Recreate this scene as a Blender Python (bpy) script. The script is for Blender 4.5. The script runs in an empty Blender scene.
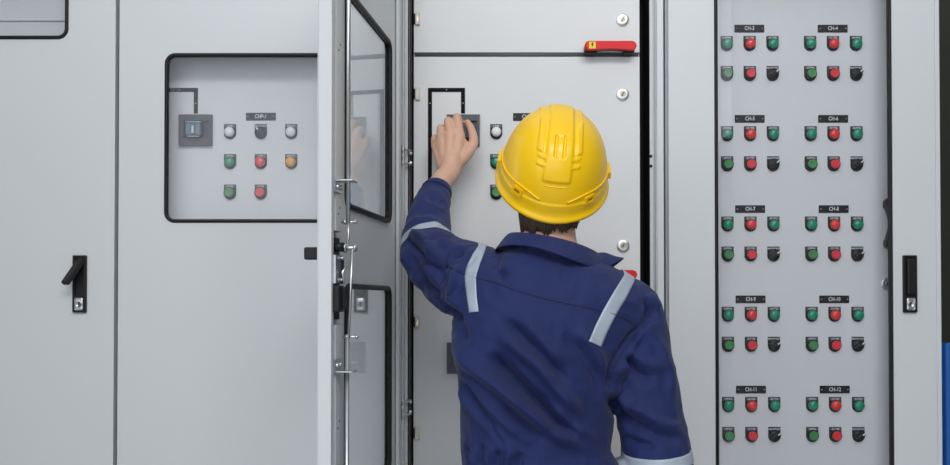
import bpy, bmesh, math, random
import numpy as np
from mathutils import Vector, Matrix, noise
from mathutils.bvhtree import BVHTree
random.seed(7)
C = bpy.context.scene.collection
PI = math.pi
# ---------------------------------------------------------------- camera model
F_PX, CAM_Y, CAM_Z, PITCH = 960.0, -2.4, 1.3, math.radians(0.9)
PPX, HOR = 475.0, 300.0
PPY = HOR - F_PX * math.tan(PITCH)
def P(px, py, Y):
    a = (px - PPX) / F_PX; b = (PPY - py) / F_PX
    dy = math.cos(PITCH) - b * math.sin(PITCH); dz = math.sin(PITCH) + b * math.cos(PITCH)
    t = (Y - CAM_Y) / dy
    return Vector((a * t, Y, CAM_Z + dz * t))
def proj(x, y, z):
    ry = y - CAM_Y; rz = z - CAM_Z
    dep = ry * math.cos(PITCH) + rz * math.sin(PITCH)
    up = -ry * math.sin(PITCH) + rz * math.cos(PITCH)
    return PPX + F_PX * x / dep, PPY - F_PX * up / dep
cd = bpy.data.cameras.new('camera'); cam = bpy.data.objects.new('camera', cd); C.objects.link(cam)
cam.location = (0, CAM_Y, CAM_Z); cam.rotation_euler = (PI / 2 + PITCH, 0, 0)
cd.sensor_width = 36; cd.lens = F_PX / 950 * 36; cd.shift_y = (PPY - 232.5) / 950
cd.clip_start = 0.05
bpy.context.scene.camera = cam
# ---------------------------------------------------------------- materials
def srgb(r, g, b):
    f = lambda c: (c / 255 / 12.92) if c <= 10 else ((c / 255 + 0.055) / 1.055) ** 2.4
    return (f(r), f(g), f(b), 1)
def mat(name, col, rough=0.5, metal=0.0, spec=0.5, bump=0.0, bscale=200.0, var=0.0, vscale=4.0, coat=0.0, sheen=0.0, sss=0.0):
    m = bpy.data.materials.new(name); m.use_nodes = True
    nt = m.node_tree; b = nt.nodes['Principled BSDF']
    b.inputs['Base Color'].default_value = col
    b.inputs['Roughness'].default_value = rough; b.inputs['Metallic'].default_value = metal
    b.inputs['Specular IOR Level'].default_value = spec
    if coat: b.inputs['Coat Weight'].default_value = coat; b.inputs['Coat Roughness'].default_value = 0.08
    if sheen: b.inputs['Sheen Weight'].default_value = sheen; b.inputs['Sheen Roughness'].default_value = 0.4
    if sss:
        b.inputs['Subsurface Weight'].default_value = sss
        b.inputs['Subsurface Radius'].default_value = (0.012, 0.005, 0.003); b.inputs['Subsurface Scale'].default_value = 1.0
    tc = nt.nodes.new('ShaderNodeTexCoord')
    if var:
        n = nt.nodes.new('ShaderNodeTexNoise'); n.inputs['Scale'].default_value = vscale; n.inputs['Detail'].default_value = 5
        nt.links.new(tc.outputs['Object'], n.inputs['Vector'])
        mx = nt.nodes.new('ShaderNodeMix'); mx.data_type = 'RGBA'
        mx.inputs[6].default_value = tuple(c * (1 - var) for c in col[:3]) + (1,)
        mx.inputs[7].default_value = tuple(min(1, c * (1 + var)) for c in col[:3]) + (1,)
        nt.links.new(n.outputs['Fac'], mx.inputs[0]); nt.links.new(mx.outputs[2], b.inputs['Base Color'])
    if bump:
        n = nt.nodes.new('ShaderNodeTexNoise'); n.inputs['Scale'].default_value = bscale; n.inputs['Detail'].default_value = 3
        nt.links.new(tc.outputs['Object'], n.inputs['Vector'])
        bp = nt.nodes.new('ShaderNodeBump'); bp.inputs['Strength'].default_value = bump; bp.inputs['Distance'].default_value = 0.002
        nt.links.new(n.outputs['Fac'], bp.inputs['Height']); nt.links.new(bp.outputs['Normal'], b.inputs['Normal'])
    return m
M = {}
M['paint'] = mat('grey_powder_coat', (0.615, 0.640, 0.655, 1), 0.42, var=0.02, vscale=2)
M['inner'] = mat('inner_grey_coat', (0.70, 0.715, 0.72, 1), 0.45, bump=0.08, bscale=900, var=0.02, vscale=2)
M['edge'] = mat('galvanised_profile', (0.52, 0.535, 0.545, 1), 0.4)
M['rail'] = mat('dark_grey_seal', (0.10, 0.105, 0.11, 1), 0.5)
M['dark'] = mat('dark_interior', (0.012, 0.012, 0.014, 1), 0.8)
M['gasket'] = mat('black_rubber', (0.010, 0.010, 0.012, 1), 0.45, spec=0.25)
M['black'] = mat('black_plastic', (0.010, 0.011, 0.013, 1), 0.42, spec=0.28, bump=0.1, bscale=1200)
M['mark'] = mat('black_mimic_line', (0.006, 0.006, 0.008, 1), 0.7, spec=0.15)
M['device'] = mat('charcoal_plastic', (0.055, 0.062, 0.075, 1), 0.45)
M['device_in'] = mat('recessed_charcoal', (0.03, 0.034, 0.042, 1), 0.3)
M['legend'] = mat('legend_grey', (0.10, 0.105, 0.115, 1), 0.5)
M['white'] = mat('engraved_white', (0.75, 0.77, 0.78, 1), 0.5)
M['chrome'] = mat('bright_zinc', (0.62, 0.64, 0.65, 1), 0.32, metal=1.0)
M['zinc'] = mat('dull_zinc', (0.55, 0.58, 0.60, 1), 0.35, metal=0.9, var=0.15, vscale=40)
M['brass'] = mat('lock_core', (0.45, 0.40, 0.30, 1), 0.3, metal=1.0)
M['ivory'] = mat('ivory_plastic', (0.62, 0.60, 0.54, 1), 0.45)
M['red'] = mat('red_plastic', (0.72, 0.012, 0.016, 1), 0.45, spec=0.3)
M['yellow_st'] = mat('yellow_sticker', (0.85, 0.68, 0.02, 1), 0.5)
M['lens_green'] = mat('green_lens', (0.0, 0.27, 0.145, 1), 0.25, coat=0.3)
M['lens_red'] = mat('red_lens', (0.80, 0.035, 0.03, 1), 0.25, coat=0.3)
M['lens_white'] = mat('white_lens', (0.80, 0.82, 0.83, 1), 0.25, coat=0.3)
M['lens_amber'] = mat('amber_lens', (0.85, 0.36, 0.02, 1), 0.25, coat=0.3)
M['btn_green'] = mat('green_button', (0.045, 0.25, 0.07, 1), 0.4)
M['btn_red'] = mat('red_button', (0.75, 0.03, 0.04, 1), 0.4)
M['screen'] = mat('display_window', (0.10, 0.15, 0.2, 1), 0.15, coat=0.5)
M['blue'] = mat('blue_board', (0.0, 0.10, 0.42, 1), 0.4)
M['skin'] = mat('skin', (0.68, 0.41, 0.29, 1), 0.5, bump=0.15, bscale=350, var=0.08, vscale=30, sss=0.12)
M['hair'] = mat('brown_hair', (0.065, 0.036, 0.021, 1), 0.45, var=0.4, vscale=120)
M['hat'] = mat('yellow_hard_hat', (0.95, 0.58, 0.0, 1), 0.34, coat=0.15)
M['hat_in'] = mat('hat_slot', (0.35, 0.16, 0.0, 1), 0.6)
M['strap'] = mat('grey_webbing', (0.1, 0.1, 0.11, 1), 0.8)
M['tape'] = mat('silver_reflective_tape', (0.40, 0.46, 0.54, 1), 0.45, metal=0.1, bump=0.15, bscale=700)
M['boot'] = mat('black_leather', (0.02, 0.018, 0.016, 1), 0.5, bump=0.2)
M['eye'] = mat('eye', (0.7, 0.7, 0.68, 1), 0.2)
# navy cloth with a fine twill weave
m = mat('navy_cotton', (0.0145, 0.026, 0.113, 1), 0.68, sheen=0.08, spec=0.3, var=0.12, vscale=9)
nt = m.node_tree; b = nt.nodes['Principled BSDF']; tc = nt.nodes['Texture Coordinate']
wv = nt.nodes.new('ShaderNodeTexWave'); wv.inputs['Scale'].default_value = 260; wv.bands_direction = 'DIAGONAL'; wv.inputs['Distortion'].default_value = 1
nz = nt.nodes.new('ShaderNodeTexNoise'); nz.inputs['Scale'].default_value = 38; nz.inputs['Detail'].default_value = 6
nt.links.new(tc.outputs['Object'], wv.inputs['Vector']); nt.links.new(tc.outputs['Object'], nz.inputs['Vector'])
ad = nt.nodes.new('ShaderNodeMath'); ad.operation = 'MULTIPLY_ADD'; ad.inputs[1].default_value = 0.12
nt.links.new(wv.outputs['Fac'], ad.inputs[0]); nt.links.new(nz.outputs['Fac'], ad.inputs[2])
bp = nt.nodes.new('ShaderNodeBump'); bp.inputs['Strength'].default_value = 0.6; bp.inputs['Distance'].default_value = 0.005
nt.links.new(ad.outputs[0], bp.inputs['Height']); nt.links.new(bp.outputs['Normal'], b.inputs['Normal'])
M['navy'] = m
M['thread'] = mat('navy_thread', (0.012, 0.018, 0.07, 1), 0.8)
# clear acrylic: thin sheet, Schlick reflection over straight transmission
def glass_mat():
    m = bpy.data.materials.new('clear_acrylic'); m.use_nodes = True
    nt = m.node_tree; nt.nodes.clear(); N = nt.nodes.new; L = nt.links.new
    out = N('ShaderNodeOutputMaterial'); mix = N('ShaderNodeMixShader'); tr = N('ShaderNodeBsdfTransparent'); gl = N('ShaderNodeBsdfGlossy')
    tr.inputs['Color'].default_value = (0.97, 0.975, 0.985, 1); gl.inputs['Roughness'].default_value = 0.02
    g = N('ShaderNodeNewGeometry'); d = N('ShaderNodeVectorMath'); d.operation = 'DOT_PRODUCT'
    L(g.outputs['Incoming'], d.inputs[0]); L(g.outputs['Normal'], d.inputs[1])
    def mth(op, a, bv=None):
        n = N('ShaderNodeMath'); n.operation = op
        for i, v in enumerate((a, bv)):
            if v is None: continue
            if isinstance(v, (int, float)): n.inputs[i].default_value = v
            else: L(v, n.inputs[i])
        return n.outputs[0]
    c = mth('ABSOLUTE', d.outputs['Value']); c = mth('SUBTRACT', 1.0, c); c = mth('POWER', c, 5.0)
    c = mth('MULTIPLY', c, 0.96); c = mth('ADD', c, 0.04)
    L(c, mix.inputs[0]); L(tr.outputs[0], mix.inputs[1]); L(gl.outputs[0], mix.inputs[2]); L(mix.outputs[0], out.inputs[0])
    return m
M['glass'] = glass_mat()
# ---------------------------------------------------------------- mesh builder
class MB:
    def __init__(s): s.bm = bmesh.new(); s.mats = []
    def mi(s, m):
        if m not in s.mats: s.mats.append(m)
        return s.mats.index(m)
    def add(s, verts, faces, m, smooth=False):
        vs = [s.bm.verts.new(v) for v in verts]; i = s.mi(m); out = []
        for f in faces:
            try: fc = s.bm.faces.new([vs[k] for k in f])
            except ValueError: continue
            fc.material_index = i; fc.smooth = smooth; out.append(fc)
        return vs, out
    def box(s, lo, hi, m, bev=0.0, seg=2, X=None):
        lo = Vector(lo); hi = Vector(hi)
        c = [(lo.x, lo.y, lo.z), (hi.x, lo.y, lo.z), (hi.x, hi.y, lo.z), (lo.x, hi.y, lo.z), (lo.x, lo.y, hi.z), (hi.x, lo.y, hi.z), (hi.x, hi.y, hi.z), (lo.x, hi.y, hi.z)]
        vs, fs = s.add(c, [(3, 2, 1, 0), (4, 5, 6, 7), (0, 1, 5, 4), (1, 2, 6, 5), (2, 3, 7, 6), (3, 0, 4, 7)], m)
        new = set(vs)
        if bev:
            es = {e for f in fs for e in f.edges}
            r = bmesh.ops.bevel(s.bm, geom=list(es), offset=bev, segments=seg, profile=0.5, affect='EDGES')
            new = {v for v in new if v.is_valid} | set(r['verts'])
        if X is not None: bmesh.ops.transform(s.bm, matrix=X, verts=list(new))
    def prism(s, poly, y0, y1, m, X=None, smooth=False, inset=0.0):
        """poly = [(x,z)] counter-clockwise seen from -y; extruded from y0 (front) to y1"""
        n = len(poly); cx = sum(p[0] for p in poly) / n; cz = sum(p[1] for p in poly) / n
        layers = [(y1, 1.0)]
        rows = []
        def row(y, k): return [(cx + (p[0] - cx) * k, y, cz + (p[1] - cz) * k) for p in poly]
        if inset:
            r = max(abs(p[0] - cx) for p in poly); k = 1 - inset / r
            rows = [row(y1, 1), row(y0 + inset, 1), row(y0 + inset * 0.3, (1 + k * 2) / 3), row(y0, k)]
        else: rows = [row(y1, 1), row(y0, 1)]
        V = [v for r in rows for v in r]; Fc = []
        for a in range(len(rows) - 1):
            for i in range(n):
                j = (i + 1) % n; Fc.append((a * n + i, a * n + j, (a + 1) * n + j, (a + 1) * n + i))
        vs, fs = s.add(V, Fc, m, smooth)
        e = len(rows) - 1
        cap = [s.bm.faces.new([vs[e * n + i] for i in range(n)]), s.bm.faces.new([vs[i] for i in reversed(range(n))])]
        for c_ in cap: c_.material_index = s.mi(m)
        if X is not None: bmesh.ops.transform(s.bm, matrix=X, verts=vs)
    def lathe(s, prof, m, seg=20, X=None, smooth=True):
        """prof = [(r, h)] ; axis = -y (h grows toward the viewer), closed at the last ring"""
        V = []; Fc = []
        for r, h in prof:
            for i in range(seg):
                a = 2 * PI * i / seg; V.append((r * math.cos(a), -h, r * math.sin(a)))
        for k in range(len(prof) - 1):
            for i in range(seg):
                j = (i + 1) % seg; Fc.append((k * seg + i, k * seg + j, (k + 1) * seg + j, (k + 1) * seg + i))
        Fc.append(tuple((len(prof) - 1) * seg + i for i in range(seg)))
        Fc.append(tuple(reversed(range(seg))))
        vs, _ = s.add(V, Fc, m, smooth)
        if X is not None: bmesh.ops.transform(s.bm, matrix=X, verts=vs)
    def tube(s, pts, r, m, seg=10, closed=False, smooth=True, flat=1.0):
        pts = [Vector(p) for p in pts]; n = len(pts)
        rs = r if isinstance(r, (list, tuple)) else [r] * n
        up = None; V = []
        for i, p in enumerate(pts):
            if closed: t = (pts[(i + 1) % n] - pts[i - 1])
            else: t = pts[min(i + 1, n - 1)] - pts[max(i - 1, 0)]
            t.normalize()
            if up is None:
                up = Vector((0, 0, 1)) if abs(t.z) < 0.9 else Vector((0, 1, 0))
            a = (up - t * up.dot(t)).normalized(); up = a; bb = t.cross(a)
            for k in range(seg):
                an = 2 * PI * k / seg
                V.append(p + (a * math.cos(an) + bb * math.sin(an) * flat) * rs[i])
        Fc = []
        for i in range(n if closed else n - 1):
            j = (i + 1) % n
            for k in range(seg):
                l = (k + 1) % seg; Fc.append((i * seg + k, i * seg + l, j * seg + l, j * seg + k))
        if not closed:
            Fc.append(tuple(reversed(range(seg)))); Fc.append(tuple((n - 1) * seg + k for k in range(seg)))
        s.add(V, Fc, m, smooth)
    def plate_hole(s, outer, inner, y0, y1, m):
        """flat plate between an outer and an inner closed loop of (x,z), y0 front, y1 back"""
        b2 = bmesh.new(); es = []
        for loop in (outer, inner):
            vs = [b2.verts.new((p[0], y0, p[1])) for p in loop]
            for i in range(len(vs)): es.append(b2.edges.new((vs[i], vs[(i + 1) % len(vs)])))
        bmesh.ops.triangle_fill(b2, use_beauty=True, use_dissolve=False, edges=es, normal=(0, -1, 0))
        b2.verts.index_update()
        V = [tuple(v.co) for v in b2.verts]; T = [tuple(v.index for v in f.verts) for f in b2.faces]; b2.free()
        n = len(V); V2 = [(v[0], y1, v[2]) for v in V]
        Fc = list(T) + [tuple(i + n for i in reversed(f)) for f in T]
        no = len(outer); ni = len(inner)
        for i in range(no): j = (i + 1) % no; Fc.append((i, j, j + n, i + n))
        for i in range(ni): j = (i + 1) % ni; Fc.append((no + j, no + i, no + i + n, no + j + n))
        vs, fs = s.add(V + V2, Fc, m)
        bmesh.ops.recalc_face_normals(s.bm, faces=fs)
    def build(s, name, parent=None, loc=None, smooth_angle=None, recalc=True):
        if recalc: bmesh.ops.recalc_face_normals(s.bm, faces=s.bm.faces[:])
        me = bpy.data.meshes.new(name)
        for m_ in s.mats: me.materials.append(M[m_])
        s.bm.to_mesh(me); s.bm.free()
        if smooth_angle is not None:
            for p_ in me.polygons: p_.use_smooth = True
            me.set_sharp_from_angle(angle=math.radians(smooth_angle))
        o = bpy.data.objects.new(name, me); C.objects.link(o)
        if parent is not None: o.parent = parent
        if loc is not None: o.location = loc
        return o
def rrect(x0, z0, x1, z1, r, n=6):
    out = []
    for cx, cz, a0 in ((x1 - r, z0 + r, -90), (x1 - r, z1 - r, 0), (x0 + r, z1 - r, 90), (x0 + r, z0 + r, 180)):
        for i in range(n + 1):
            a = math.radians(a0 + 90 * i / n); out.append((cx + r * math.cos(a), cz + r * math.sin(a)))
    return out
def rect(x0, z0, x1, z1): return [(x0, z0), (x1, z0), (x1, z1), (x0, z1)]
def gasket(mb, x0, z0, x1, z1, r, w, h, y, m='gasket'):
    """rubber edging sweeping a rounded rectangle; half-round section w wide, h proud of y"""
    sec = [(-.5, 0), (-.5, .55), (-.32, .9), (0, 1), (.32, .9), (.5, .55), (.5, 0)]
    loops = [rrect(x0 - a * w, z0 - a * w, x1 + a * w, z1 + a * w, max(r + a * w, 0.002), 8) for a, _ in sec]
    n = len(loops[0]); V = []; Fc = []
    for (a, hh), lp in zip(sec, loops): V += [(p[0], y - hh * h, p[1]) for p in lp]
    K = len(sec)
    for k in range(K):
        for i in range(n):
            j = (i + 1) % n; k2 = (k + 1) % K
            Fc.append((k * n + i, k * n + j, k2 * n + j, k2 * n + i))
    mb.add(V, Fc, m, True)
_fc = {}
def text_geo(mb, txt, size, x, y, z, m='white', bold=0.0, sx=1.0):
    key = (txt, size, bold)
    if key not in _fc:
        cu = bpy.data.curves.new('t', 'FONT'); cu.body = txt; cu.size = size; cu.align_x = 'CENTER'; cu.align_y = 'CENTER'
        cu.resolution_u = 2; cu.offset = bold
        o = bpy.data.objects.new('t', cu); C.objects.link(o)
        dg = bpy.context.evaluated_depsgraph_get(); me = bpy.data.meshes.new_from_object(o.evaluated_get(dg))
        _fc[key] = ([tuple(v.co) for v in me.vertices], [tuple(p.vertices) for p in me.polygons])
        bpy.data.objects.remove(o); bpy.data.curves.remove(cu); bpy.data.meshes.remove(me)
    V, Fc = _fc[key]
    mb.add([(x + v[0] * sx, y, z + v[1]) for v in V], Fc, m)
def empty(name, loc, label=None, cat=None, group=None):
    o = bpy.data.objects.new(name, None); C.objects.link(o); o.location = loc; o.empty_display_size = 0.1
    if label: o['label'] = label
    if cat: o['category'] = cat
    if group: o['group'] = group
    return o
def dup(o, parent, loc):
    c = o.copy(); C.objects.link(c); c.parent = parent; c.location = loc
    for ch in list(o.children):
        d = ch.copy(); C.objects.link(d); d.parent = c
    return c
def move_all(root):
    """children were modelled in world space: express them relative to the thing's base"""
    for ch in root.children: ch.location = Vector(ch.location) - root.location
# ================================================================ SETTING
def structure(o): o['kind'] = 'structure'; return o
mf = mat('concrete_floor', (0.50, 0.50, 0.49, 1), 0.6, bump=0.2, bscale=30, var=0.15, vscale=3); M['floor'] = mf
mw = mat('dark_wall', (0.013, 0.014, 0.008, 1), 0.9, var=0.7, vscale=2.5); M['wall'] = mw
mr = mat('grey_render', (0.20, 0.20, 0.20, 1), 0.9, var=0.2, vscale=1.5); M['render'] = mr
b_ = MB(); b_.box((-9, -14, -0.1), (9, 2.2, 0), 'floor'); structure(b_.build('floor'))
b_ = MB(); b_.box((-4, 1.6, 0), (6, 1.75, 3.6), 'wall'); structure(b_.build('wall_back'))
b_ = MB(); b_.prism([(1.6, 0), (8.9, 0), (8.9, 5.4), (4.1, 5.2), (3.6, 4.4), (3.25, 3.4), (2.4, 2.9), (1.6, 2.8)], -9.5, -9.3, 'render'); structure(b_.build('wall_behind'))
b_ = MB(); b_.box((1.45, -3.0, 0), (1.58, -0.12, 3.0), 'render'); structure(b_.build('added_shade_wall_right'))  # unseen wall, added to darken the right-hand cabinet
b_ = MB(); b_.box((-2.0, -2.2, 0), (-1.87, -0.15, 3.0), 'render'); structure(b_.build('added_shade_wall_left'))  # added out of view to cut sky light on the far left cabinet
# ================================================================ SHARED SMALL MESHES (modelled facing -y, origin at back centre)
PLATE_W, PLATE_H = 0.0312, 0.0388
def legend_poly():
    r = PLATE_W / 2; top = PLATE_H / 2; cz = -PLATE_H / 2 + r
    return [(r * math.cos(a), cz + r * math.sin(a)) for a in [math.radians(-180 + 180 * i / 14) for i in range(15)]] + [(r, top), (-r, top)], cz
def make_button(kind, legend):
    """kind: lamp / push / selector with colour ; returns part with legend_plate child"""
    shape, colr = kind
    poly, cz = legend_poly()
    b = MB()
    X = Matrix.Translation((0, 0, cz + 0.002))
    names = {'lamp': colr + '_indicator_lamp', 'push': colr + '_push_button', 'selector': 'selector_switch'}
    if shape == 'lamp':
        b.lathe([(0.0145, 0.003), (0.0148, 0.006), (0.0138, 0.007)], 'black', 24, X)
        b.lathe([(0.0128, 0.006), (0.0128, 0.012), (0.0120, 0.0150), (0.0095, 0.0175), (0.005, 0.0188), (0.001, 0.0191)], 'lens_' + colr, 24, X)
    elif shape == 'push':
        b.lathe([(0.0148, 0.003), (0.0148, 0.010), (0.0136, 0.0120), (0.0122, 0.0120)], 'black', 24, X)
        b.lathe([(0.0116, 0.008), (0.0116, 0.0165), (0.0108, 0.0178), (0.0090, 0.0176), (0.001, 0.0170)], 'btn_' + colr, 24, X)
    else:
        b.lathe([(0.0148, 0.003), (0.0148, 0.008), (0.0130, 0.0105)], 'black', 24, X)
        R_ = Matrix.Translation((0, 0, cz + 0.002)) @ Matrix.Rotation(math.radians(-40 if colr == 'left' else 55), 4, 'Y')
        b.box((-0.0048, -0.022, -0.0130), (0.0048, -0.008, 0.0130), 'black', 0.0025, 2, R_)
        b.box((-0.0016, -0.0226, 0.0045), (0.0016, -0.0215, 0.0122), 'white', 0, 1, R_)
    o = b.build(names[shape])
    b = MB(); b.prism(poly, -0.0035, 0.0, 'black', inset=0.0008)
    b.box((-0.0136, -0.0039, PLATE_H / 2 - 0.0085), (0.0136, -0.0034, PLATE_H / 2 - 0.0018), 'legend')
    text_geo(b, legend, 0.0072 if len(legend) < 6 else 0.0050, 0, -0.0041, PLATE_H / 2 - 0.0052, 'white', 0.0001, 1.0 if len(legend) != 5 else 0.9)
    b.build('legend_plate', o)
    return o
BT = {}
def button(kind, legend, parent, loc):
    key = (kind, legend)
    if key not in BT:
        BT[key] = make_button(kind, legend); o = BT[key]; o.parent = parent; o.location = loc
    else: o = dup(BT[key], parent, loc)
    return o
def nameplate(txt, parent, loc):
    b = MB(); b.box((-0.0385, -0.0025, -0.0098), (0.0385, 0, 0.0098), 'black', 0.0006, 1)
    text_geo(b, txt, 0.0142, 0, -0.0028, 0, 'white', 0.0002, 0.80)
    for s in (-1, 1): b.lathe([(0.0017, 0.002), (0.0017, 0.0032)], 'zinc', 8, Matrix.Translation((s * 0.0335, 0, 0)))
    return b.build('nameplate', parent, loc)
def lock_mb():
    b = MB()
    b.lathe([(0.0165, 0), (0.0165, 0.003), (0.0155, 0.0055), (0.0120, 0.0070), (0.0095, 0.0070), (0.0090, 0.0045)], 'chrome', 28)
    b.lathe([(0.0088, 0.003), (0.0088, 0.0048)], 'brass', 20)
    b.box((-0.0012, -0.0056, -0.0060), (0.0012, -0.0044, 0.0060), 'dark', 0, 1, Matrix.Rotation(0.5, 4, 'Y'))
    b.tube([(0.0045 * math.cos(a), -0.0052, 0.0045 * math.sin(a)) for a in [i * 2 * PI / 12 for i in range(12)]], 0.0010, 'chrome', 6, True)
    return b
def rotary_handle(m, name, parent, loc, rot=0.0, sticker=True):
    """bar handle 132 mm long bowed over two feet"""
    b = MB(); L = 0.066
    prof = []
    n = 18
    top = [(-L + 0.0115 + 0.0115 * math.cos(a), 0.0115 * math.sin(a)) for a in [PI / 2 + PI * i / 8 for i in range(9)]]
    # lower edge is bowed inward as on the real lever
    low = [(-L + 0.0115 + (2 * L - 0.023) * i / n, -0.0115 + 0.0030 * math.sin(PI * i / n)) for i in range(1, n)]
    rt = [(L - 0.0115 + 0.0115 * math.cos(a), 0.0115 * math.sin(a)) for a in [-PI / 2 + PI * i / 8 for i in range(9)]]
    b.prism(top + low + rt, -0.048, -0.030, m, inset=0.0025)
    o = b.build(name, parent, loc)
    b = MB()
    b.box((-L + 0.002, -0.030, -0.0155), (-L + 0.034, 0, 0.010), 'black', 0.005, 3)
    b.box((L - 0.030, -0.030, -0.0150), (L - 0.002, 0, 0.010), 'black', 0.005, 3)
    pl = [(-L + 0.004 + (2 * L - 0.008) * i / 20, 0.011) for i in range(21)] + [(L - 0.004 - (2 * L - 0.008) * i / 20, -0.0145 + 0.007 * math.sin(PI * i / 20)) for i in range(21)]
    b.prism(list(reversed(pl)), -0.0305, -0.020, 'black', inset=0.001)
    b.build('handle_base', o)
    if sticker:
        b = MB(); b.box((-L + 0.0105, -0.0484, -0.0085), (-L + 0.0275, -0.0479, 0.0085), 'yellow_st')
        cx = -L + 0.019
        b.add([(cx + x, -0.0487, z) for x, z in ((-0.001, 0.0065), (0.0028, 0.0065), (0.0006, 0.0015), (0.0030, 0.0015), (-0.0018, -0.0065), (-0.0004, -0.0005), (-0.0030, -0.0005))], [(0, 1, 2, 3, 4, 5, 6)], 'mark')
        b.build('warning_sticker', o)
    o.rotation_euler = (0, rot, 0)
    return o
def swing_handle(parent, loc, opened):
    """flush black swing handle with keyed chrome lock; opened = lever swung out to the lower left"""
    b = MB(); w, h = 0.0170, 0.0715
    b.plate_hole(rrect(-w, -h, w, h, 0.002, 3), rrect(-w + 0.0055, -h + 0.041, w - 0.0055, h - 0.0045, 0.004, 3), -0.007, 0.0, 'black')
    b.box((-w + 0.004, -0.0015, -h + 0.004), (w - 0.004, 0.0, h - 0.004), 'black')
    o = b.build('swing_handle', parent, loc)
    b = MB()
    if opened:
        p0 = Vector((0.002, -0.010, h - 0.018)); p1 = Vector((-0.0165, -0.052, h - 0.072))
        d = (p1 - p0).normalized(); q = d.to_track_quat('Z', 'Y').to_matrix().to_4x4(); L = (p1 - p0).length
        b.box((-0.0105, -0.0065, -0.008), (0.0105, 0.0065, L), 'black', 0.0035, 3, Matrix.Translation(p0) @ q)
        b.lathe([(0.0125, 0.002), (0.0125, 0.009), (0.0100, 0.011)], 'black', 20, Matrix.Translation((0.0015, 0, h - 0.018)))
    else:
        b.box((-0.0098, -0.0125, -h + 0.044), (0.0098, -0.002, h - 0.008), 'black', 0.0045, 3)
    b.build('lever', o)
    b = MB(); X = Matrix.Translation((0, 0, -h + 0.0205))
    b.box((-0.0105, -0.0088, -0.0145), (0.0105, -0.0065, 0.0165), 'chrome', 0.004, 3, X)
    b.lathe([(0.0085, 0.008), (0.0085, 0.0105), (0.0065, 0.0112), (0.0060, 0.0098)], 'zinc', 20, X)
    b.box((-0.001, -0.0112, -0.0045), (0.001, -0.0096, 0.0045), 'dark', 0, 1, X)
    b.build('keyed_lock', o)
    return o
def rotary_device(parent, loc, lit=True, name='switch_unit'):
    """84 x 80 mm charcoal bezel with a recessed window"""
    b = MB(); w, h = 0.0425, 0.0400
    b.plate_hole(rect(-w, -h, w, h), rect(-w + 0.013, -h + 0.019, w - 0.008, h - 0.016), -0.012, 0, 'device')
    b.box((-w + 0.01, -0.002, -h + 0.015), (w - 0.006, 0, h - 0.012), 'device_in')
    o = b.build(name, parent, loc)
    b = MB()
    if lit:
        b.box((-0.024, -0.020, -0.016), (0.018, -0.003, 0.018), 'screen', 0.004, 2)
        b.box((-0.023, -0.0225, 0.0165), (0.019, -0.005, 0.0215), 'white', 0.002, 2)
        b.box((-0.009, -0.0235, -0.013), (0.003, -0.018, 0.012), 'ivory', 0.003, 2)
        b.box((-0.018, -0.022, -0.0195), (0.014, -0.004, -0.0165), 'zinc', 0.001, 1)
        b.build('switch_knob', o)
    else:
        b.box((-0.024, -0.006, -0.018), (0.024, -0.003, 0.018), 'screen', 0.001, 1)
        b.box((-0.024, -0.009, -0.014), (-0.004, -0.006, -0.012), 'white')
        b.build('display', o)
    return o
# ================================================================ CABINETS
TOP, Y_IN = 2.20, 0.08       # all cabinets 2.2 m tall; instrument plates 80 mm behind the door faces
def X_at(px, Y=0.0, py=300): return P(px, py, Y).x
def Z_at(py, Y=0.0, px=475): return P(px, py, Y).z
def carcass(root, x0, x1, dark_front=False):
    b = MB()
    for a, c in ((x0, x0 + 0.018), (x1 - 0.018, x1)): b.box((a, 0.03, 0.1), (c, 0.62, TOP), 'paint', 0.002, 1)
    b.box((x0, 0.60, 0.1), (x1, 0.62, TOP), 'paint'); b.box((x0, 0.03, TOP - 0.02), (x1, 0.62, TOP), 'paint')
    b.box((x0, 0.03, 0.1), (x1, 0.62, 0.13), 'paint')
    b.build('carcass', root)
    b = MB(); b.box((x0 + 0.005, 0.05, 0), (x1 - 0.005, 0.60, 0.1), 'device'); b.build('plinth', root)
def glazed_door(root, x0, x1, windows, gw=0.009, rad=0.022, gh=0.006, glass_y=0.004):
    """door skin with rounded cut-outs; each window gets a gasket and a pane"""
    z0, z1 = 0.115, TOP - 0.012
    cuts = sorted(windows, key=lambda w: w[1])
    b = MB(); zs = [z0] + [0.5 * (cuts[i][3] + cuts[i + 1][1]) for i in range(len(cuts) - 1)] + [z1]
    for i, w in enumerate(cuts):
        b.plate_hole(rect(x0, zs[i], x1, zs[i + 1]), rrect(*w, rad), 0.0, 0.0025, 'paint')
    for a, c in ((x0, x0 + 0.003), (x1 - 0.003, x1)): b.box((a, 0.001, z0), (c, 0.024, z1), 'paint', 0.0012, 2)
    for a, c in ((z0, z0 + 0.003), (z1 - 0.003, z1)): b.box((x0, 0.001, a), (x1, 0.024, c), 'paint')
    d = b.build('door', root)
    for w in cuts:
        g = MB(); gasket(g, *w, rad, gw, gh, 0.0015); gasket(g, *w, rad, gw * 0.8, -0.012, 0.0015); g.build('window_gasket', d)
        g = MB(); g.box((w[0], glass_y, w[1]), (w[2], glass_y + 0.003, w[3]), 'glass'); g.build('window_pane', d)
    return d
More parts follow.
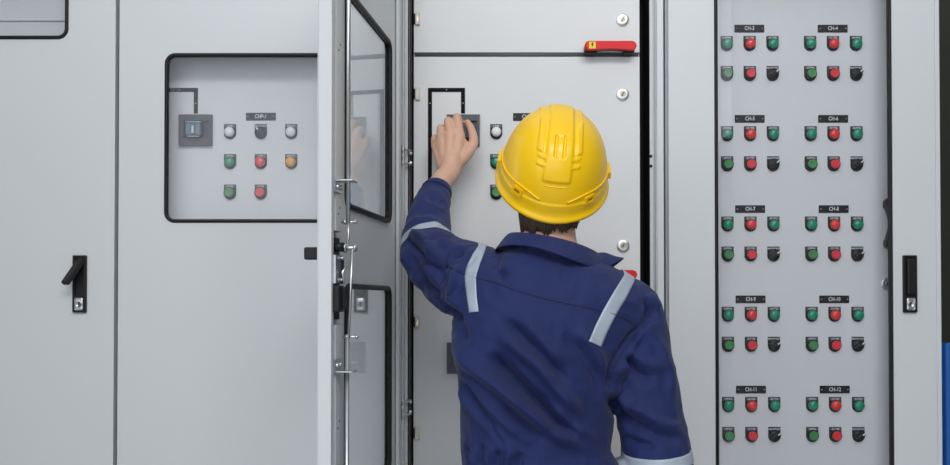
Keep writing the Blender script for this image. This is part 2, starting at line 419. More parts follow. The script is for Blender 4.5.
# ---- far left cabinet
xa0, xa1 = X_at(-162), X_at(114)
A = empty('control_cabinet', ((xa0 + xa1) / 2, 0.3, 0), 'light grey cabinet at the far left with its black lever handle swung out', 'cabinet')
carcass(A, xa0 - 0.004, xa1 + 0.004)
wz = Z_at(37.5)
glazed_door(A, xa0, xa1, [(X_at(65) - 0.425, wz, X_at(65), min(wz + 0.40, TOP - 0.06))])
b = MB(); b.box((xa0 + 0.02, Y_IN, 0.15), (xa1 - 0.02, Y_IN + 0.003, TOP - 0.03), 'inner')
b.box((xa0 + 0.02, Y_IN - 0.004, Z_at(21, Y_IN) - 0.001), (xa1 - 0.03, Y_IN, Z_at(21, Y_IN) + 0.001), 'edge'); b.build('inner_panel', A)
h = swing_handle(A, (X_at(80.2), 0, Z_at(284)), True)
# ---- second cabinet (square window)
xb0, xb1 = X_at(118), X_at(393.5)
B = empty('control_cabinet', ((xb0 + xb1) / 2, 0.3, 0), 'light grey cabinet with square window showing amber and white lamps, beside the open door', 'cabinet')
carcass(B, xb0 - 0.004, xb1 + 0.004)
zt, zb = Z_at(55), Z_at(221)
w0 = X_at(165.5)
glazed_door(B, xb0, xb1, [(w0, zb, w0 + 0.40, zt)])
b = MB(); b.box((xb0 + 0.02, Y_IN, 0.15), (xb1 - 0.02, Y_IN + 0.003, TOP - 0.03), 'inner'); b.build('inner_panel', B)
swing_handle(B, (X_at(361), 0, Z_at(284)), False)
def pin(px, py): return Vector(P(px, py, Y_IN))
def mimic(root, dx, long_left):
    b = MB(); y0, y1 = Y_IN - 0.0015, Y_IN - 0.0002; t = 0.0052
    L_, R_, T_ = pin(430 + dx, 90).x, pin(463 + dx, 90).x, pin(446, 90).z
    zbot, zdev = pin(430, 268).z, pin(463, 113.5).z
    b.box((L_ - t, y0, T_ - t), (R_ + t, y1, T_ + t), 'mark'); b.box((R_ - t, y0, zdev), (R_ + t, y1, T_ - t), 'mark')
    b.box((L_ - t, y0, zbot), (L_ + t, y1, T_ - t), 'mark')
    for x, z in (((L_ + R_) / 2, T_), (L_, T_ - 0.035), (R_, T_ - 0.035)):
        b.lathe([(0.002, 0.001), (0.002, 0.003)], 'zinc', 8, Matrix.Translation((x, Y_IN, z)))
    return b.build('mimic_line', root)
mimic(B, -267, True)
rotary_device(B, pin(196.3, 130.7))
nameplate('CHP-1', B, pin(261, 116.7))
rows = (131.8, 161.8, 192.2); cols = (230.2, 260.9, 291.3)
for r_, c_, k, t in ((0, 0, ('lamp', 'white'), 'LINE'), (0, 1, ('selector', 'left'), 'MAN OFF AUTO'), (0, 2, ('lamp', 'white'), 'READY'),
                     (1, 0, ('lamp', 'green'), 'RUN'), (1, 1, ('lamp', 'red'), 'OFF'), (1, 2, ('lamp', 'amber'), 'FAULT'),
                     (2, 0, ('push', 'green'), 'START'), (2, 1, ('push', 'red'), 'STOP')):
    button(k, t, B, pin(cols[c_], rows[r_]))
# ---- middle cabinet: carcass, posts, three compartment doors, outer glazed door swung open
xm0, xm1 = X_at(398), X_at(666.5)
Mc = empty('switchboard_cabinet', ((xm0 + xm1) / 2, 0.3, 0), 'grey cabinet with red handles in front of the worker, outer glazed door open', 'cabinet')
carcass(Mc, xm0, xm1)
b = MB()
px0 = X_at(409, 0.03)
b.box((xm0, 0.028, 0.1), (px0, 0.032, TOP), 'edge'); b.box((px0 - 0.003, 0.028, 0.1), (px0, 0.055, TOP), 'edge')
b.box((px0 + 0.001, 0.05, 0.1), (px0 + 0.004, 0.12, TOP), 'gasket')
b.build('hinge_post', Mc)
b = MB()
q0, q1, q2 = X_at(655.5, 0.045), X_at(650, 0.06), X_at(667, 0.03)
b.box((q0, 0.028, 0.1), (xm1, 0.032, TOP), 'paint', 0.001, 1); b.box((q0 - 0.001, 0.028, 0.1), (q0 + 0.003, 0.06, TOP), 'paint', 0.001, 1)
b.box((q1, 0.055, 0.1), (q0 + 0.002, 0.060, TOP), 'paint', 0.001, 1); b.box((q1 + 0.012, 0.058, 0.1), (q1 + 0.015, 0.11, TOP), 'paint')
for zz in (Z_at(153), Z_at(163)): b.lathe([(0.004, 0), (0.004, 0.002)], 'dark', 10, Matrix.Translation((q1 + 0.002, 0.055, zz)))
b.build('latch_post', Mc)
b = MB(); b.box((px0, 0.20, 0.13), (xm1 - 0.02, 0.205, TOP - 0.03), 'dark'); b.box((xm1 - 0.022, 0.09, 0.13), (xm1 - 0.019, 0.2, TOP - 0.03), 'dark')  # near-black sheets stand in for shade deep inside the cabinet
b.build('interior_shade_sheet', Mc)
d0, d1 = pin(413.5, 300).x, pin(640.3, 300).x
def comp_door(z0, z1, locks, hinges, hz):
    b = MB(); b.box((d0, Y_IN, z0), (d1, Y_IN + 0.002, z1), 'inner', 0.0008, 1)
    for a, c in ((d0, d0 + 0.002), (d1 - 0.002, d1)): b.box((a, Y_IN + 0.001, z0), (c, Y_IN + 0.022, z1), 'inner')
    for a, c in ((z0, z0 + 0.002), (z1 - 0.002, z1)): b.box((d0, Y_IN + 0.001, a), (d1, Y_IN + 0.022, c), 'inner')
    d = b.build('compartment_door', Mc)
    for (x, z) in locks:
        o = lock_mb().build('round_lock', d, (x, Y_IN, z), 40)
    for z in hinges:
        b = MB(); X = Matrix.Translation((pin(417.4, 300).x, Y_IN, z))
        b.box((-0.0060, -0.007, -0.0165), (0.0060, 0, 0.0165), 'ivory', 0.0012, 2, X)
        b.box((-0.0022, -0.0074, -0.0085), (0.0022, -0.006, 0.0060), 'brass', 0.0005, 1, X)
        b.box((-0.0100, -0.004, -0.0130), (-0.0062, 0.006, 0.0130), 'dark', 0, 1, X)
        b.build('hinge', d)
    if hz is not None: rotary_handle('red', 'red_handle', d, (pin(611.5, 46).x - 0.0085, Y_IN, hz))
    return d
zg = [Z_at(54.8, Y_IN), Z_at(283.8, Y_IN)]
lx = pin(622.5, 20).x
comp_door(zg[0] + 0.006, TOP - 0.03, [(lx, pin(0, 20).z)], [pin(0, 19).z], pin(0, 50).z)
comp_door(zg[1] + 0.004, zg[0] - 0.005, [(lx, pin(0, 94.5).z), (lx, pin(0, 246).z)], [pin(0, 94).z, pin(0, 250).z], pin(0, 275).z)
comp_door(0.16, zg[1] - 0.004, [(lx, pin(0, 318).z)], [pin(0, 322).z, pin(0, 433).z], None)
for z in zg:
    b = MB(); b.box((d0, Y_IN + 0.006, z - 0.012), (d1, Y_IN + 0.02, z + 0.012), 'edge')
    b.tube([(d0 + 0.003, Y_IN + 0.005, z + 0.001), (d1 - 0.003, Y_IN + 0.005, z + 0.001)], 0.0048, 'rail', 8)
    b.build('cross_rail', Mc)
mimic(Mc, 0, True)
rotary_device(Mc, pin(463.3, 130.7))
rotary_device(Mc, pin(463.3, 358), False, 'display_unit')
nameplate('CHP-2', Mc, pin(528, 117))
cols = (496.2, 527, 557)
for r_, c_, k, t in ((0, 0, ('lamp', 'white'), 'LINE'), (1, 0, ('lamp', 'green'), 'RUN'), (2, 0, ('push', 'green'), 'START')):
    button(k, t, Mc, pin(cols[c_], rows[r_]))
# outer door: modelled in its own frame (u from hinge to free edge -> local -y ; n out of its inner side -> local +x)
ALPHA = math.atan(122 / F_PX)
W_D = 0.70
hx = P(398.8, 300, 0).x
RD = Matrix.Translation((hx, 0, 0)) @ Matrix.Rotation(-ALPHA, 4, 'Z') @ Matrix(((0, -1, 0, 0), (-1, 0, 0, 0), (0, 0, 1, 0), (0, 0, 0, 1)))
# columns map plate coords (x=u, y=-n, z) -> world: x<- -y ; y<- -x
DZ0, DZ1 = 0.115, TOP - 0.012
zU0, zU1 = 1.3 + (300 - 219 + 1) * 2.281 / 960 - 0.0, 1.3 + (300 - 42.6) * 2.281 / 960
zL1 = 1.3 + (300 - 288.5) * 2.281 / 960; zL0 = zL1 - 0.425
zU0 = zU1 - 0.425
winU = (0.122, zU0, 0.517, zU1); winL = (0.122, zL0, 0.517, zL1)
b = MB(); mid = (zL1 + zU0) / 2
b.plate_hole(rect(0, DZ0, W_D, mid), rrect(*winL, 0.022), 0.0, 0.002, 'paint')
b.plate_hole(rect(0, mid, W_D, DZ1), rrect(*winU, 0.022), 0.0, 0.002, 'paint')
b.box((W_D - 0.002, -0.024, DZ0), (W_D, 0.002, DZ1), 'paint', 0.0009, 2)          # free edge
b.box((W_D - 0.015, -0.024, DZ0), (W_D, -0.0225, DZ1), 'paint', 0.0006, 1)         # its lip
b.box((0, -0.014, DZ0), (0.002, 0.002, DZ1), 'paint'); b.box((0, -0.014, DZ0), (0.012, -0.0125, DZ1), 'paint')
for a, c in ((DZ0, DZ0 + 0.002), (DZ1 - 0.002, DZ1)): b.box((0, -0.02, a), (W_D, 0.002, c), 'paint')
bmesh.ops.transform(b.bm, matrix=RD, verts=b.bm.verts[:])
OD = b.build('outer_door', Mc)
def dpart(b, name):
    bmesh.ops.transform(b.bm, matrix=RD, verts=b.bm.verts[:]); return b.build(name, OD)
for w in (winU, winL):
    g = MB(); gasket(g, *w, 0.022, 0.011, 0.009, 0.0); gasket(g, *w, 0.022, 0.009, -0.007, 0.0015); dpart(g, 'window_gasket')
    g = MB(); g.box((w[0], 0.0, w[1]), (w[2], 0.003, w[3]), 'glass'); dpart(g, 'window_pane')
b = MB()                                                       # perforated stiffener
segs = [(DZ0 + 0.02, 1.27), (1.335, 1.338), (1.42, DZ1 - 0.02)]
for a, c in ((DZ0 + 0.02, 1.255), (1.425, DZ1 - 0.02)):
    b.box((0.628, -0.024, a), (0.670, -0.0015, c), 'paint', 0.001, 1)
    z = a + 0.03
    while z < c - 0.02:
        b.box((0.652, -0.0244, z), (0.656, -0.0238, z + 0.004), 'dark'); b.box((0.642, -0.0244, z + 0.012), (0.646, -0.0238, z + 0.016), 'dark')
        z += 0.30
b.box((0.595, -0.010, DZ0 + 0.02), (0.620, -0.0015, DZ1 - 0.02), 'paint', 0.001, 1)
b.box((0.020, -0.010, DZ0 + 0.02), (0.045, -0.0015, DZ1 - 0.02), 'paint', 0.001, 1)
dpart(b, 'stiffener')
def zt_(py, u=0.665): # height on the door near its free edge
    return 1.3 + (300 - py) * (2.4 - 0.992 * u) / 960
NR = -0.046
b = MB(); b.tube([(0.668, NR, zt_(222)), (0.668, NR, DZ1 - 0.02)], 0.0042, 'chrome', 12); dpart(b, 'lock_rod')
b = MB(); b.tube([(0.655, NR + 0.005, 0.14), (0.655, NR + 0.005, zt_(337))], 0.0042, 'zinc', 12); dpart(b, 'lock_rod')
b = MB()
b.tube([(0.668, NR, zt_(222)), (0.668, NR - 0.001, zt_(237)), (0.668, NR + 0.004, zt_(249))], 0.0022, 'chrome', 8)
b.tube([(0.668, NR - 0.008, zt_(248)), (0.655, NR + 0.002, zt_(338))], 0.0026, 'chrome', 8)
b.tube([(0.655, NR + 0.001, zt_(262)), (0.668, NR + 0.010, zt_(272)), (0.668, NR + 0.008, zt_(284))], 0.0024, 'chrome', 8)
for py, r in ((222, 0.004), (248, 0.0075), (337, 0.004)):
    u = 0.668 if py < 300 else 0.655
    b.tube([(u - 0.004, NR - 0.016, zt_(py)), (u - 0.004, NR + 0.014, zt_(py))], r * 0.55, 'chrome', 8)
    b.tube([(u - 0.004, NR - 0.014, zt_(py)), (u - 0.004, NR - 0.010, zt_(py))], r, 'chrome', 6)
    b.tube([(u - 0.004, NR + 0.004, zt_(py)), (u - 0.004, NR + 0.009, zt_(py))], r * 1.2, 'zinc', 12)
dpart(b, 'lock_linkage')
for py in (181, 371):
    b = MB(); z = zt_(py)
    b.box((0.645, -0.058, z - 0.0015), (0.680, -0.024, z + 0.0015), 'chrome', 0.0008, 1)
    sg = -1 if py == 181 else 1
    b.box((0.645, -0.027, min(z, z + sg * 0.022)), (0.685, -0.024, max(z, z + sg * 0.022)), 'chrome', 0.001, 1)
    for u in (0.654, 0.672): b.tube([(u, -0.024, z + sg * 0.011), (u, -0.031, z + sg * 0.011)], 0.005, 'zinc', 6)
    dpart(b, 'rod_guide')
b = MB()
b.tube([(0.675, -0.020, zt_(247.5)), (0.675, -0.040, zt_(247.5))], 0.0085, 'black', 16)
b.box((0.655, -0.036, zt_(312)), (0.690, -0.004, zt_(285.5)), 'black', 0.003, 2)
b.box((0.650, -0.041, zt_(309)), (0.670, -0.034, zt_(287)), 'black', 0.002, 2)
b.box((0.640, -0.030, zt_(284)), (0.690, -0.020, zt_(255)), 'zinc', 0.001, 1)
b.box((0.650, -0.034, zt_(283)), (0.656, -0.028, zt_(256)), 'black', 0.001, 1)
for py in (258, 280): b.tube([(0.662, -0.028, zt_(py)), (0.662, -0.037, zt_(py))], 0.004, 'zinc', 6)
b.box((0.600, -0.012, zt_(320)), (0.690, -0.002, zt_(236)), 'dark', 0.001, 1)
dpart(b, 'lock_mechanism')
b = MB()                                                        # outside handle
b.box((0.640, 0.002, 1.335), (0.674, 0.008, 1.475), 'black', 0.001, 1)
b.box((0.645, 0.006, zt_(259.5)), (0.668, 0.037, zt_(247)), 'black', 0.003, 2)
b.box((0.5, 0.016, zt_(259)), (0.66, 0.026, zt_(249)), 'black', 0.003, 2)
dpart(b, 'swing_handle')
for py in (156, 408):
    b = MB(); z = 1.3 + (300 - py) * 2.4 / 960
    X = Matrix.Translation((X_at(403.0), 0, z))
    for dz in (-0.017, 0.017):
        b.tube([X @ Vector((0, -0.006, dz - 0.007)), X @ Vector((0, -0.006, dz + 0.007))], 0.0058, 'chrome', 12)
        b.tube([X @ Vector((0.0, -0.006, dz)), X @ Vector((0.017, 0.026, dz))], 0.0032, 'chrome', 10)
        b.lathe([(0.005, 0.0), (0.005, 0.004), (0.002, 0.005)], 'chrome', 12, X @ Matrix.Translation((0.0165, 0.03, dz * 0.75)))
    b.tube([X @ Vector((0, -0.006, -0.012)), X @ Vector((0, -0.006, 0.012))], 0.0045, 'zinc', 12)
    b.box((-0.013, -0.006, -0.010), (-0.001, -0.001, 0.010), 'chrome', 0.001, 1, X)
    b.build('door_hinge', Mc)
# ---- right cabinet (tall window, rows of buttons)
xr0, xr1 = X_at(669.3), X_at(936.5)
R = empty('control_cabinet', ((xr0 + xr1) / 2, 0.3, 0), 'grey cabinet on the right with a tall window over rows of green and red buttons', 'cabinet')
carcass(R, xr0 - 0.002, X_at(941.5))
glazed_door(R, xr0, xr1, [(X_at(716.8), 0.20, X_at(891.2), TOP - 0.07)], gw=0.0085, rad=0.015)
b = MB(); b.box((xr1 + 0.001, 0.0, 0.1), (X_at(941.5), 0.03, TOP), 'paint', 0.002, 2); b.build('end_trim', R)
b = MB(); b.box((xr0 + 0.02, Y_IN, 0.15), (xr1 - 0.02, Y_IN + 0.003, TOP - 0.03), 'inner'); b.build('inner_panel', R)
swing_handle(R, (X_at(909.3), 0, Z_at(284)), False)
gx = [727.3, 750.3, 773.2, 810.9, 833.8, 856.8]; gX = [pin(x, 223).x for x in gx]
names = ['CH-3', 'CH-4', 'CH-5', 'CH-6', 'CH-7', 'CH-8', 'CH-9', 'CH-10', 'CH-11', 'CH-12']
for g in range(5):
    base = 28.7 + 90.2 * g
    for s in range(2):
        nx = pin(750 + 83.5 * s, 208).x
        nameplate(names[2 * g + s], R, (nx, Y_IN, pin(0, base).z))
        for c_ in range(3):
            x = gX[3 * s + c_]
            button(('lamp', ('green', 'red', 'green')[c_]), ('OPEN', 'CLOSE', 'AUTO')[c_], R, (x, Y_IN, pin(0, base + 15).z))
            k = (('push', 'green'), ('push', 'red'), ('selector', ''))[c_]
            button(k, ('OPEN', 'CLOSE', 'MAN OFF AUTO')[c_], R, (x, Y_IN, pin(0, base + 45).z))
b = MB(); xr = P(892.5, 224, 0.055).x; zc_ = P(888, 223.5, 0.055).z; hl = 0.066
lf = [(xr - 0.0215 + 0.0125 * (0.5 + 0.5 * math.cos(2 * PI * (k / 30 - 0.5))) ** 1.0 + (0.010 * max(0, abs(k / 30 - 0.5) - 0.44) / 0.06), zc_ + hl - 2 * hl * k / 30) for k in range(31)]
b.prism(lf + [(xr, zc_ - hl), (xr, zc_ + hl)], 0.045, 0.062, 'black', inset=0.001)
for sg in (-1, 1): b.box((xr - 0.014, 0.06, zc_ + sg * 0.050 - 0.010), (xr - 0.002, Y_IN, zc_ + sg * 0.050 + 0.010), 'black', 0.002, 1)
b.build('black_handle', R)
lock_mb().build('round_lock', R, (pin(886.5, 284).x, Y_IN, pin(0, 284).z), 40)
for r_ in (A, B, Mc, R): move_all(r_)
# ---- blue board at far right
x0 = P(945.2, 400, 0.05).x
b = MB(); b.box((-0.2, -0.015, 0), (0.2, 0.015, Z_at(343, 0.35)), 'blue', 0.006, 3)
o = b.build('blue_board', None, (P(945.2, 400, 0.35).x + 0.2, 0.36, 0)); o['label'] = 'blue upright board beyond the right-hand cabinet, at the photo edge'; o['category'] = 'board'
# ================================================================ PERSON
PX = 0.15
person = empty('person', (PX, -0.45, 0), 'person in navy coveralls and yellow hard hat, seen from behind, left hand on a switch', 'person')
def loft(mb, rings, seg=24, m='skin'):
    """rings: (center, axisA*ra, axisB*rb) closed tube with caps"""
    V = []; n = len(rings)
    for c, a, bb in rings:
        for k in range(seg):
            t = 2 * PI * k / seg; V.append(Vector(c) + Vector(a) * math.cos(t) + Vector(bb) * math.sin(t))
    Fc = []
    for i in range(n - 1):
        for k in range(seg):
            l = (k + 1) % seg; Fc.append((i * seg + k, i * seg + l, (i + 1) * seg + l, (i + 1) * seg + k))
    Fc.append(tuple(reversed(range(seg)))); Fc.append(tuple((n - 1) * seg + k for k in range(seg)))
    mb.add(V, Fc, m, True)
def chain(mb, pts, m='skin', seg=16, caps=True):
    """pts: (vec, r) -> tapered tube with rounded ends"""
    ps = [(Vector(p), r) for p, r in pts]
    if caps:
        d0 = (ps[0][0] - ps[1][0]).normalized(); d1 = (ps[-1][0] - ps[-2][0]).normalized()
        a, ra = ps[0]; z, rz = ps[-1]
        ps = [(a + d0 * ra * s, ra * math.sqrt(1 - s * s)) for s in (0.97, 0.8, 0.5)] + ps + [(z + d1 * rz * s, rz * math.sqrt(1 - s * s)) for s in (0.5, 0.8, 0.97)]
    mb.tube([p for p, _ in ps], [max(r, 0.0005) for _, r in ps], m, seg)
def dense(pts, k=6):
    """Catmull-Rom resample of (vec, r)"""
    P_ = [(Vector(p), r) for p, r in pts]; out = []
    n = len(P_)
    for i in range(n - 1):
        p0, p1, p2, p3 = P_[max(i - 1, 0)], P_[i], P_[i + 1], P_[min(i + 2, n - 1)]
        for j in range(k):
            t = j / k
            f = lambda a, b_, c, d: 0.5 * ((2 * b_) + (c - a) * t + (2 * a - 5 * b_ + 4 * c - d) * t * t + (-a + 3 * b_ - 3 * c + d) * t ** 3)
            out.append((Vector([f(p0[0][q], p1[0][q], p2[0][q], p3[0][q]) for q in range(3)]), f(p0[1], p1[1], p2[1], p3[1])))
    out.append(P_[-1]); return out
def ellipsoid(mb, c, r, m='skin', X=None, nu=24, nv=16):
    V = []; Fc = []; c = Vector(c)
    for i in range(nv + 1):
        ph = PI * i / nv
        for k in range(nu):
            th = 2 * PI * k / nu
            v = Vector((r[0] * math.sin(ph) * math.cos(th), r[1] * math.sin(ph) * math.sin(th), r[2] * math.cos(ph)))
            if X is not None: v = X @ v
            V.append(c + v)
    for i in range(nv):
        for k in range(nu):
            l = (k + 1) % nu; Fc.append((i * nu + k, (i + 1) * nu + k, (i + 1) * nu + l, i * nu + l))
    vs, _ = mb.add(V, Fc, m, True)
    bmesh.ops.remove_doubles(mb.bm, verts=vs, dist=1e-6)
def remeshed(mb, voxel, smooth_iters, lam=0.5):
    bmesh.ops.recalc_face_normals(mb.bm, faces=mb.bm.faces[:])
    me = bpy.data.meshes.new('tmp'); mb.bm.to_mesh(me); mb.bm.free()
    o = bpy.data.objects.new('tmp', me); C.objects.link(o)
    md = o.modifiers.new('r', 'REMESH'); md.mode = 'VOXEL'; md.voxel_size = voxel; md.adaptivity = 0
    dg = bpy.context.evaluated_depsgraph_get(); out = bpy.data.meshes.new_from_object(o.evaluated_get(dg))
    bpy.data.objects.remove(o); bpy.data.meshes.remove(me)
    co, ed = mesh_np(out)
    for _ in range(smooth_iters): co = lap(co, ed, lam)
    out.vertices.foreach_set('co', co.ravel()); out.update()
    return out
def mesh_np(me):
    n = len(me.vertices); co = np.empty(n * 3); me.vertices.foreach_get('co', co)
    e = np.empty(len(me.edges) * 2, dtype=np.int64); me.edges.foreach_get('vertices', e)
    return co.reshape(-1, 3), e.reshape(-1, 2)
def lap(co, ed, lam, mask=None):
    s = np.zeros_like(co); c = np.zeros(len(co))
    for k in range(3):
        s[:, k] = np.bincount(ed[:, 0], co[ed[:, 1], k], len(co)) + np.bincount(ed[:, 1], co[ed[:, 0], k], len(co))
    c = np.bincount(ed[:, 0], minlength=len(co)) + np.bincount(ed[:, 1], minlength=len(co))
    avg = s / np.maximum(c, 1)[:, None]
    w = lam if mask is None else (lam * mask)[:, None]
    return co + (avg - co) * w
def normals_np(me):
    n = np.empty(len(me.vertices) * 3); me.vertex_normals.foreach_get('vector', n); return n.reshape(-1, 3)
# ---- head frame: tilted back, rolled a little
HC = P(553.0, 173.5, -0.455)                      # centre of the hat's rim plane
HR = Matrix.Rotation(math.radians(6.5), 4, 'Y') @ Matrix.Rotation(math.radians(42), 4, 'X')
HM = Matrix.Translation(HC) @ HR
def hp(x, y, z): return HM @ Vector((x, y, z))
H3 = HR.to_3x3()
# ---- body (one continuous skin mesh)
b = MB()
ellipsoid(b, hp(0, 0.000, 0.015), (0.076, 0.096, 0.112), X=H3)          # skull
ellipsoid(b, hp(0, 0.035, -0.055), (0.060, 0.060, 0.070), X=H3)         # face
chain(b, [(hp(0, 0.075, -0.10), 0.022), (hp(0, 0.062, -0.112), 0.026)])  # chin
chain(b, [(hp(0, 0.096, -0.012), 0.008), (hp(0, 0.112, -0.048), 0.013)]) # nose
for s in (-1, 1):
    chain(b, [(hp(s * 0.012, 0.098, -0.050), 0.009), (hp(s * 0.004, 0.104, -0.050), 0.008)])
    chain(b, [(hp(s * 0.014, 0.093, -0.078), 0.006), (hp(0, 0.097, -0.078), 0.007)])      # lips
    chain(b, [(hp(s * 0.045, 0.076, 0.002), 0.008), (hp(s * 0.015, 0.092, 0.002), 0.008)])  # brow
    ellipsoid(b, hp(s * 0.080, -0.004, -0.035), (0.010, 0.020, 0.032), X=H3)             # ear
nb = P(550, 262, -0.455)
loft_n = [(hp(0, -0.005, -0.02), 0.060), (hp(0, -0.030, -0.075), 0.056), (P(548, 238, -0.455), 0.057), (P(549, 262, -0.455), 0.066), (P(549, 290, -0.45), 0.08)]
chain(b, dense(loft_n, 4), seg=24)
sh_l = P(490, 287, -0.44); sh_r = P(622, 322, -0.45)
chain(b, dense([(sh_l, 0.055), (P(550, 300, -0.45), 0.085), (sh_r, 0.045)], 5))
chain(b, dense([(P(550, 300, -0.44), 0.082), (P(542, 380, -0.43), 0.082), (P(540, 470, -0.43), 0.085), (Vector((PX - 0.01, -0.45, 0.86)), 0.10)], 5))
wrist = P(449.5, 172, -0.050)
# left arm
cuffc = P(438.5, 186, -0.085)
chain(b, dense([(sh_l, 0.05), (P(445, 268, -0.32), 0.046), (P(428, 251, -0.24), 0.038), (P(431, 215, -0.15), 0.034), (cuffc, 0.027), (wrist, 0.0265), (P(451.5, 161, -0.036), 0.029)], 5))
def finger(pts, rs): chain(b, dense([(p, r) for p, r in zip(pts, rs)], 4), seg=14)
MI, MM, MR_, MP = P(460, 136, -0.022), P(450.5, 133.5, -0.026), P(442, 138, -0.018), P(435.5, 145.5, -0.004)
# palm bones
chain(b, [(P(453, 168, -0.045), 0.020), (MI, 0.0135)]); chain(b, [(P(450, 168, -0.045), 0.021), (MM, 0.0135)])
chain(b, [(P(447, 168, -0.043), 0.019), (MR_, 0.0130)]); chain(b, [(P(444.5, 167, -0.038), 0.017), (MP, 0.0120)])
ellipsoid(b, P(452, 147, -0.022), (0.042, 0.016, 0.036))
chain(b, [(MI, 0.013), (MM, 0.013)]); chain(b, [(MM, 0.013), (MR_, 0.0125)]); chain(b, [(MR_, 0.0125), (MP, 0.0115)])
finger([MI, P(457, 118.0, -0.006), P(458.5, 118.5, 0.020), P(461.5, 124, 0.041)], [0.0125, 0.0108, 0.0092, 0.0080])
finger([MM, P(448, 121.5, -0.006), P(450, 122, 0.019), P(454.5, 128, 0.036)], [0.0125, 0.0108, 0.0092, 0.0080])
finger([MR_, P(440.5, 128.5, 0.000), P(443, 129, 0.022), P(449, 134, 0.038)], [0.0120, 0.0102, 0.0088, 0.0076])
finger([MP, P(434.5, 138, 0.010), P(437.5, 138.5, 0.028), P(444, 142, 0.042)], [0.0108, 0.0090, 0.0078, 0.0070])
finger([P(456, 164, -0.040), P(466.5, 154, -0.030), P(473.5, 143, -0.016), P(471.5, 130.5, 0.006), P(467.5, 122.5, 0.030)], [0.017, 0.0155, 0.0125, 0.0105, 0.0088])
# right arm and hand (bent forward at waist height)
el_r = P(662, 483, -0.46); wr_r = Vector((el_r.x - 0.03, -0.26, 0.84))
chain(b, dense([(sh_r, 0.042), (P(646, 380, -0.44), 0.034), (el_r, 0.032), ((el_r + wr_r) / 2, 0.036), (wr_r, 0.026)], 5))
hd = (wr_r - el_r).normalized(); side = Vector((1, 0, 0)); dn = hd.cross(side).normalized()
pc = wr_r + hd * 0.055
ellipsoid(b, pc, (0.040, 0.050, 0.018))
chain(b, [(wr_r, 0.026), (pc, 0.024)])
for i, (dx, L_) in enumerate(((-0.032, 0.075), (-0.011, 0.082), (0.011, 0.078), (0.031, 0.060))):
    p0 = pc + side * dx + hd * 0.035; p1 = p0 + hd * L_ * 0.45 + dn * 0.006; p2 = p1 + hd * L_ * 0.25 + Vector((0, 0, -L_ * 0.2)); p3 = p2 + Vector((0, 0.004, -L_ * 0.28))
    finger([p0, p1, p2, p3], [0.0100, 0.0092, 0.0084, 0.0075])
finger([pc + side * -0.025 - hd * 0.025, pc + side * -0.050 + hd * 0.01, pc + side * -0.058 + hd * 0.038 + Vector((0, 0, -0.01)), pc + side * -0.054 + hd * 0.06 + Vector((0, 0, -0.018))], [0.014, 0.0115, 0.010, 0.0085])
me = remeshed(b, 0.0024, 4, 0.5)
me.materials.clear(); me.materials.append(M['skin'])
for p_ in me.polygons: p_.use_smooth = True
me.name = 'body'
body = bpy.data.objects.new('body', me); C.objects.link(body); body.parent = person
for s in (-1, 1):
    b = MB(); ellipsoid(b, hp(s * 0.031, 0.084, -0.018), (0.012, 0.012, 0.011), 'eye'); b.build('eye', body)
# ---- coverall
b = MB()
sil = [(470, 462, 606), (450, 461, 609), (430, 461, 611), (400, 461, 614), (370, 458, 625), (345, 453, 632), (320, 450, 640), (300, 452, 645), (285, 458, 640), (272, 466, 624), (263, 478, 602), (256, 492, 586), (249, 505, 578)]
YC = -0.445
rings = []
dep = [0.118, 0.118, 0.120, 0.125, 0.130, 0.132, 0.130, 0.124, 0.114, 0.102, 0.090, 0.078, 0.068]
for (py, l, r), d in zip(sil, dep):
    a, c = P(l, py, YC), P(r, py, YC)
    rings.append(((a.x + c.x) / 2, YC, a.z, (c.x - a.x) / 2, d))
below = [(0.135, YC, 0.96, 0.160, 0.122), (0.135, YC + 0.005, 0.90, 0.175, 0.135), (0.138, YC + 0.005, 0.84, 0.182, 0.140)]
def torso_loft(mb, rg, m='navy', seg=48, ex=2.4):
    V = []; n = len(rg)
    for x, y, z, rx, ry in rg:
        for k in range(seg):
            t = 2 * PI * k / seg; cs, sn = math.cos(t), math.sin(t)
            V.append((x + rx * abs(cs) ** (2 / ex) * (1 if cs >= 0 else -1), y + ry * abs(sn) ** (2 / ex) * (1 if sn >= 0 else -1), z))
    Fc = []
    for i in range(n - 1):
        for k in range(seg):
            l = (k + 1) % seg; Fc.append((i * seg + k, i * seg + l, (i + 1) * seg + l, (i + 1) * seg + k))
    Fc.append(tuple(reversed(range(seg)))); Fc.append(tuple((n - 1) * seg + k for k in range(seg)))
    mb.add(V, Fc, m, True)
torso_loft(b, sorted(below, key=lambda r: r[2]) + [r for r in rings if r[2] > 0.965])
SL = dense([(cuffc + (cuffc - wrist) * 0.02, 0.0300), (P(434, 198, -0.11), 0.039), (P(430, 215, -0.155), 0.047), (P(427.5, 236, -0.205), 0.058), (P(429.5, 250, -0.245), 0.064), (P(446, 268, -0.32), 0.074), (P(466, 281, -0.39), 0.084), (P(490, 288, -0.43), 0.082), (P(520, 295, -0.44), 0.07)], 6)
chain(b, SL, 'navy', 28, caps=False)
SR = dense([(P(600, 300, YC), 0.07), (P(624, 314, YC), 0.074), (P(635, 335, YC), 0.068), (P(640, 360, YC), 0.066), (P(647, 400, YC), 0.0680), (P(655, 440, -0.45), 0.0675), (P(658.5, 470, -0.455), 0.068), (el_r, 0.063), (el_r * 0.6 + wr_r * 0.4, 0.054), (el_r * 0.12 + wr_r * 0.88, 0.042)], 6)
chain(b, SR, 'navy', 28, caps=False)
